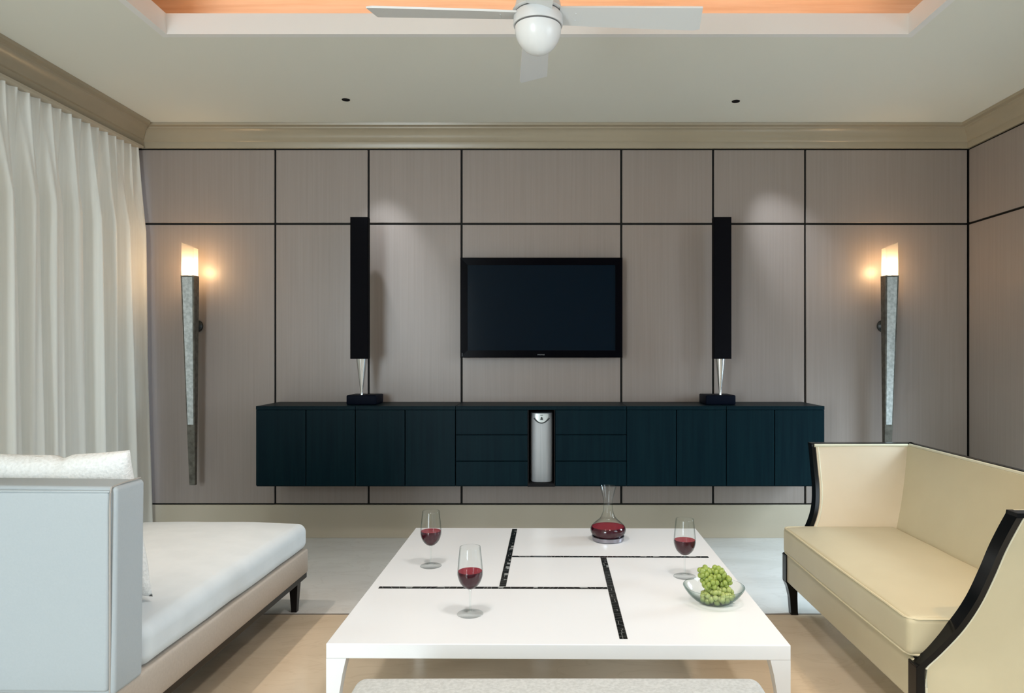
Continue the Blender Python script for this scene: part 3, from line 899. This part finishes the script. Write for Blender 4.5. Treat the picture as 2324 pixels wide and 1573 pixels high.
def bunch(label, centers, ngr, m_, seed):
    rnd = random.Random(seed)
    t = thing('grape_bunch', label, 'grapes', (bxx, d, TH))
    me = None
    pts = []
    tries = 0
    while len(pts) < ngr and tries < 30000:
        tries += 1
        c, rad = rnd.choice(centers)
        v = Vector((rnd.gauss(0, 1), rnd.gauss(0, 1), rnd.gauss(0, 1))).normalized()
        k = rnd.uniform(.55, 1.0)
        p = Vector((c[0] + v.x * rad[0] * k, c[1] + v.y * rad[1] * k, c[2] + v.z * rad[2] * k))
        if p.z < .0145: continue
        if p.z < .066 and math.hypot(p.x, p.y) > bowl_r(p.z - .003) - .0125: continue
        if any((p - q).length < .0152 for q in pts): continue
        if any((p - q).length < .0155 for q in ALLG): continue
        pts.append(p)
    ALLG.extend(pts)
    for k, p in enumerate(pts):
        r = rnd.uniform(.0098, .0112)
        if me is None:
            bm = bmesh.new(); bmesh.ops.create_uvsphere(bm, u_segments=14, v_segments=9, radius=1.0)
            g = obj('grape', bm, m_, t, smooth='all'); me = g.data
        else:
            g = bpy.data.objects.new('grape', me); COL.objects.link(g); g.parent = t
        g.location = p; g.scale = (r, r, r * rnd.uniform(1.05, 1.2))
        g.rotation_euler = (rnd.uniform(-.9, .9), rnd.uniform(-.9, .9), rnd.uniform(0, 3))
    # branching stem inside the bunch, reaching every grape
    bm = bmesh.new()
    c0 = sum((Vector(c) for c, _ in centers), Vector()) / len(centers)
    spine = [Vector(c) for c, _ in centers]
    for p in pts:
        q = min(spine, key=lambda s: (s - p).length)
        tube(bm, [q, (q + p) / 2 + Vector((0, 0, .002)), p], .0008, 4)
    for a, b in zip(spine[:-1], spine[1:]):
        tube(bm, [a, (a + b) / 2, b], .0016, 6)
    tip = spine[0] + Vector((0, .0, 0))
    obj('stem', bm, M['stem_green'], t, smooth=True)
    return t


ALLG = []
px_m = F / d
def gp(px, py, dy=0.0):   # a place in the bunch, relative to the bowl's foot, seen at that spot
    dd = d + dy
    return (wx(px, dd) - bxx, dy, wz(py, dd) - TH)
bunch('pale green grape bunch lying down in the glass bowl, beneath another bunch', [((.012, -.005, .030), (.055, .05, .018)), (gp(1645, 1358, -.01), (.040, .04, .022)), (gp(1612, 1362, -.015), (.034, .034, .016)), (gp(1630, 1345, .0), (.05, .04, .024))], 120, M['grape_pale'], 5)
bunch('brighter green grape bunch heaped highest in the glass bowl', [(gp(1600, 1300, .015), (.022, .026, .020)), (gp(1628, 1302, .015), (.026, .028, .024)), (gp(1645, 1318, .01), (.022, .028, .022)), (gp(1612, 1322, .0), (.032, .030, .024))], 95, M['grape'], 9)

# ================================================================== chaise longue
ch = thing('chaise_longue', 'white upholstered chaise longue with high back, standing before the curtain', 'chaise', (-1.335, 2.163, 0), R(-1.9))
CL, CW = 1.625, .92
bm = bmesh.new(); rbox(bm, -CW, 0, 0, CL, .195, .322, .010, 6, nr=2); obj('base_rail', bm, M['rail'], ch, smooth=True)
bm = bmesh.new(); box(bm, -CW + .006, -.006, .006, CL - .006, .168, .196, bev=.002); obj('plinth_strip', bm, M['dark_wood'], ch)
for (lx, ly) in ((-.052, CL - .055), (-CW + .052, CL - .055), (-.052, .055), (-CW + .052, .055)):
    bm = bmesh.new()
    loft(bm, [[(lx - a, ly - a, z), (lx + a, ly - a, z), (lx + a, ly + a, z), (lx - a, ly + a, z)] for z, a in ((0, .014), (.17, .024))])
    obj('leg', bm, M['dark_wood'], ch)
def mat_fn(v):
    v.z += .004 * noise.noise(Vector((v.x * 5, v.y * 5, 1.7)))
    return v
bm = bmesh.new(); rbox(bm, -CW, 0, .165, CL, .324, .462, .045, 14, .042, mat_fn, 5)
mt = obj('mattress', bm, M['mattress'], ch, smooth='all')
# back slab
def back_fn(v):
    k = (v.z - .32) / .64
    v.y += .012 * k
    return v
bm = bmesh.new(); rbox(bm, -CW - .02, 0.004, 0, .148, .318, .962, .014, 10, .004, back_fn, 3)
bk = obj('backrest', bm, M['chaise'], ch, smooth='all')
bm = bmesh.new(); rbox(bm, -CW, -.012, -.012, .03, .335, .948, .010, 8, 0, lambda v: back_fn(Vector((v.x, v.y - (.006 if v.y < 0 else 0) * (1 - ((v.x + .46) / .46) ** 2), v.z))), 3)
obj('back_cushion', bm, M['chaise'], bk, smooth='all')
bm = bmesh.new()
tube(bm, [(-.010, .001, z) for z in (.32, .5, .7, .9)] + [(-.010, .004, .945), (-.012, .012, .962)], .0028, 6)
tube(bm, [(-.010, .0135, .962), (-.008, .06, .966), (-.004, .145, .968)], .0026, 6)
obj('seam', bm, M['seam'], bk, smooth=True)
bm = bmesh.new()
tube(bm, [(-CW, .004, .949), (-.5, -.004, .951), (-.012, .004, .949)], .0035, 6)
obj('piping', bm, M['chaise'], bk, smooth=True)

# pillow leaning on the chaise's back
def pillow(name, label, cat, loc, rot, w, hh, th, m_, seed):
    t = bmesh.new(); n = 44
    vs = {}
    for s in (1, -1):
        for i in range(n + 1):
            for j in range(n + 1):
                u, v = i / n * 2 - 1, j / n * 2 - 1
                edge = i in (0, n) or j in (0, n)
                if edge and s == -1: vs[(s, i, j)] = vs[(1, i, j)]; continue
                f = max(0.0, (1 - abs(u) ** 2.6) * (1 - abs(v) ** 2.6)) ** .46
                x = w / 2 * u * (1 - .015 * (1 - v * v)); y = hh / 2 * v * (1 - .07 * (1 - u * u))
                z = s * th / 2 * f
                wob = noise.noise(Vector((u * 1.6 + seed, v * 1.6, s * 1.3)))
                z += .016 * wob * f
                # a crease running down from the top edge
                cr = math.exp(-((u - .30 + .35 * (1 - v)) / .07) ** 2) * max(0, (v + .1))
                y -= .012 * cr * (1 if v > .2 else 0) * max(0, v)
                z -= s * .014 * cr * f
                vs[(s, i, j)] = t.verts.new((x, y, z))
        for i in range(n):
            for j in range(n):
                q = [vs[(s, i, j)], vs[(s, i + 1, j)], vs[(s, i + 1, j + 1)], vs[(s, i, j + 1)]]
                t.faces.new(q if s == 1 else q[::-1])
    bmesh.ops.recalc_face_normals(t, faces=t.faces)
    T = thing(name, label, cat, loc)
    T.rotation_euler = rot
    o = obj('cover', t, m_, T, smooth='all')
    bm = bmesh.new()
    path = [vs_ for vs_ in []]
    return T


pl = pillow('pillow', 'nubbly white boucle pillow leaning against the chaise back', 'pillow', (-1.765, 2.485, .770), (R(90 + 13.5), 0, R(-1.9)), .68, .565, .17, M['boucle'], 3)

# ================================================================== settee
ST = thing('settee', 'cream satin settee with black lacquered frame and flared arms', 'sofa', (1.27, 3.06, 0))
SX, SY = 1.27, 3.06


def s_out(z):                       # how far an arm stands out from the settee's middle
    k = max(0, (z - .30) / .565)
    return .672 + .195 * k ** 1.7


PF = smooth_prof([(1.268, .300), (1.335, .365), (1.400, .450), (1.442, .545), (1.462, .65), (1.470, .75), (1.482, .865)], 6)
def arm_front(z):
    if z <= .30: return 1.268
    for (x0, z0), (x1, z1) in zip(PF[:-1], PF[1:]):
        if z0 <= z <= z1: return x0 + (x1 - x0) * (z - z0) / (z1 - z0)
    return PF[-1][0]
def back_in(z): return 1.83 + .165 * max(0, (z - .40)) / .46
def back_out(z): return 1.96 + .085 * max(0, (z - .2)) / .66
ZTOP = .865
zlist = [.175, .30] + [.30 + (ZTOP - .30) * k / 18 for k in range(1, 19)]
for sg in (-1, 1):
    bm = bmesh.new(); rs = []
    for z in zlist:
        xo = arm_front(z) + .012; xb = back_out(z); so = s_out(z); si = so - (.055 if z > .31 else .05)
        n = 8
        ring = [(xo + (xb - xo) * k / n - SX, sg * so, z) for k in range(n + 1)] + [(xb + (xo - xb) * k / n - SX, sg * (si - .010 * math.sin(math.pi * k / n)), z) for k in range(n + 1)]
        rs.append(ring)
    loft(bm, rs)
    obj('arm', bm, M['satin_lit'] if sg > 0 else M['satin'], ST, smooth=True)  # far arm gets the satin with its light painted in
    # black show-wood along the sweeping front edge
    bm = bmesh.new(); rs = []
    pts = [(1.268, .30)] + PF[1:]
    for i, (x, z) in enumerate(PF):
        a = PF[max(i - 1, 0)]; b = PF[min(i + 1, len(PF) - 1)]
        tx, tz = b[0] - a[0], b[1] - a[1]; l = math.hypot(tx, tz); nx, nz = -tz / l, tx / l
        so = s_out(z) + .005; si = s_out(z) - .050
        f0, f1 = .010, -.010
        # front face a little ahead of the cloth
        P0 = (x + nx * f0 - SX, z + nz * f0); P1 = (x + nx * f1 - SX, z + nz * f1)
        rs.append([(P0[0], sg * so, P0[1]), (P0[0], sg * si, P0[1]), (P1[0], sg * si, P1[1]), (P1[0], sg * so, P1[1])])
    rs.append([(p[0] + .002, p[1], ZTOP + .0125) for p in rs[-1]])
    loft(bm, rs)
    obj('arm_frame', bm, M['black_lacquer'], ST, smooth=True)
    # pale piping beside the wood, outside and inside
    bm = bmesh.new()
    op_ = []
    for i, (x, z) in enumerate(PF):
        a = PF[max(i - 1, 0)]; b = PF[min(i + 1, len(PF) - 1)]
        tx, tz = b[0] - a[0], b[1] - a[1]; l = math.hypot(tx, tz)
        q = (x + tz / l * .014, z - tx / l * .014)
        if q[0] > 1.299: op_.append(q)
    z0_ = op_[0][1] - (op_[0][0] - 1.296)
    tube(bm, [(1.296 - SX, sg * .6735, z) for z in (.18, .24, z0_ - .004)] + [(x - SX, sg * (s_out(z) + .0015), z) for x, z in op_], .0042, 6)
    tube(bm, [(x + .022 - SX, sg * (s_out(z) - .056), z) for x, z in PF[10:]], .0042, 6)
    obj('piping', bm, M['piping'], ST, smooth=True)
    # black top rail of the arm
    bm = bmesh.new()
    so, si = s_out(ZTOP), s_out(ZTOP) - .055
    loft(bm, [[(1.472 - SX, sg * (so + .006), ZTOP - .002), (2.05 - SX, sg * (so + .006), ZTOP - .002), (2.05 - SX, sg * (si + .012), ZTOP - .002), (1.472 - SX, sg * (si + .012), ZTOP - .002)],
              [(1.472 - SX, sg * (so + .006), ZTOP + .012), (2.05 - SX, sg * (so + .006), ZTOP + .012), (2.05 - SX, sg * (si + .012), ZTOP + .012), (1.472 - SX, sg * (si + .012), ZTOP + .012)]])
    obj('arm_rail', bm, M['black_lacquer'], ST)
    # front leg with its post and knuckle
    bm = bmesh.new(); rs = []
    for z, xo, hw_, hd in ((.0, .018, .0185, .0195), (.02, .016, .018, .019), (.09, .012, .0195, .020), (.14, .006, .024, .024), (.172, .0, .030, .030)):
        rs.append([(xo + .022 - hw_, sg * (.672 - .03 + hd), z), (xo + .022 + hw_, sg * (.672 - .03 + hd), z), (xo + .022 + hw_, sg * (.672 - .03 - hd), z), (xo + .022 - hw_, sg * (.672 - .03 - hd), z)])
    loft(bm, rs)
    box(bm, -.008, .022, sg * .676 if sg < 0 else .618, sg * .618 if sg < 0 else .676, .1715, .315, bev=.003)
    obj('leg', bm, M['black_lacquer'], ST)
    bm = bmesh.new(); rs = []
    for z, dx in ((0, .07), (.08, .03), (.175, .0)):
        a = .016 + .008 * z / .175
        rs.append([(.66 + dx - a, sg * .63 - a, z), (.66 + dx + a, sg * .63 - a, z), (.66 + dx + a, sg * .63 + a, z), (.66 + dx - a, sg * .63 + a, z)])
    loft(bm, rs); obj('leg', bm, M['black_lacquer'], ST)
# back
bm = bmesh.new(); rs = []
zb_l = [.175, .30, .38] + [.38 + (ZTOP - .38) * k / 14 for k in range(1, 15)]
for z in zb_l:
    n = 12; so = s_out(z) - .03
    rs.append([(back_in(z) - SX - .020 * (1 - (2 * k / n - 1) ** 2) * math.sin(math.pi * max(0, min(1, (z - .36) / .52))) ** .6 if z > .36 else back_in(z) - SX, so * (2 * k / n - 1), z) for k in range(n + 1)] + [(back_out(z) - SX, -so * (2 * k / n - 1), z) for k in range(n + 1)])
loft(bm, rs)
obj('backrest', bm, M['satin'], ST, smooth=True)
so = s_out(ZTOP)
obj('back_rail', B(back_in(ZTOP) + .030 - SX, 2.052 - SX, -so - .004, so + .004, ZTOP - .002, ZTOP + .012, bev=.002), M['black_lacquer'], ST)
bm = bmesh.new(); so_ = so - .06
tube(bm, [(back_in(ZTOP) + .014 - SX, so_ * k, ZTOP + .002) for k in (-1, -.5, 0, .5, 1)], .010, 8)
for sg in (-1, 1):
    tube(bm, [(1.485 - SX, sg * (so - .056), ZTOP + .001), (1.75 - SX, sg * (so - .059), ZTOP + .001), (2.0 - SX, sg * (so - .056), ZTOP + .001)], .009, 8)
obj('top_piping', bm, M['piping'], ST, smooth=True)
# seat rail
bm = bmesh.new(); rbox(bm, -.0015, .60, -.640, .640, .172, .322, .008, 6, nr=2); obj('seat_rail', bm, M['satin'], ST, smooth=True)
# seat cushion with piping
def cush(v):
    k = 1 - (v.y / .66) ** 2
    if v.z < .39: v.z += 0
    v.z += .003 * noise.noise(Vector((v.x * 7, v.y * 7, .3)))
    v.x -= .006 * max(0, k)
    return v
bm = bmesh.new(); rbox(bm, -.018, .575, -.640, .640, .326, .462, .022, 14, .026, cush, 4)
obj('seat_cushion', bm, M['satin'], ST, smooth='all')
bm = bmesh.new()
for zz in (.458, .334):
    path = []
    x0, x1, ya, rr = -.016, .56, .637, .03
    path += [(x1, -ya, zz), (.25, -ya - .002, zz), (x0 + rr, -ya, zz), (x0 + rr * .3, -ya + rr * .3, zz), (x0, -ya + rr, zz)]
    path += [(x0 - .006 * (1 - k * k), (ya - rr) * k, zz + (.002 if zz > .4 else 0)) for k in (-.8, -.5, -.2, 0, .2, .5, .8)]
    path += [(x0, ya - rr, zz), (x0 + rr * .3, ya - rr * .3, zz), (x0 + rr, ya, zz), (.25, ya + .002, zz), (x1, ya, zz)]
    tube(bm, path, .0045, 6)
obj('cushion_piping', bm, M['cord'], ST, smooth=True)

# ================================================================== bench in front of the table
bn = thing('upholstered_bench', 'light grey tweed bench top at the near side of the white table', 'bench', (0.035, 1.70, 0))
bw = .565
def bfn(v):
    # rounded plan corners
    return v
bm = bmesh.new(); rbox(bm, -bw, bw, -.27, .27, .30, .475, .035, 10, .006, None, 5)
obj('seat', bm, M['bench'], bn, smooth='all')
for sx in (-1, 1):
    for sy in (-1, 1):
        bm = bmesh.new(); lx, ly = sx * (bw - .06), sy * .21
        loft(bm, [[(lx - a, ly - a, z), (lx + a, ly - a, z), (lx + a, ly + a, z), (lx - a, ly + a, z)] for z, a in ((0, .014), (.302, .022))])
        obj('leg', bm, M['dark_wood'], bn)
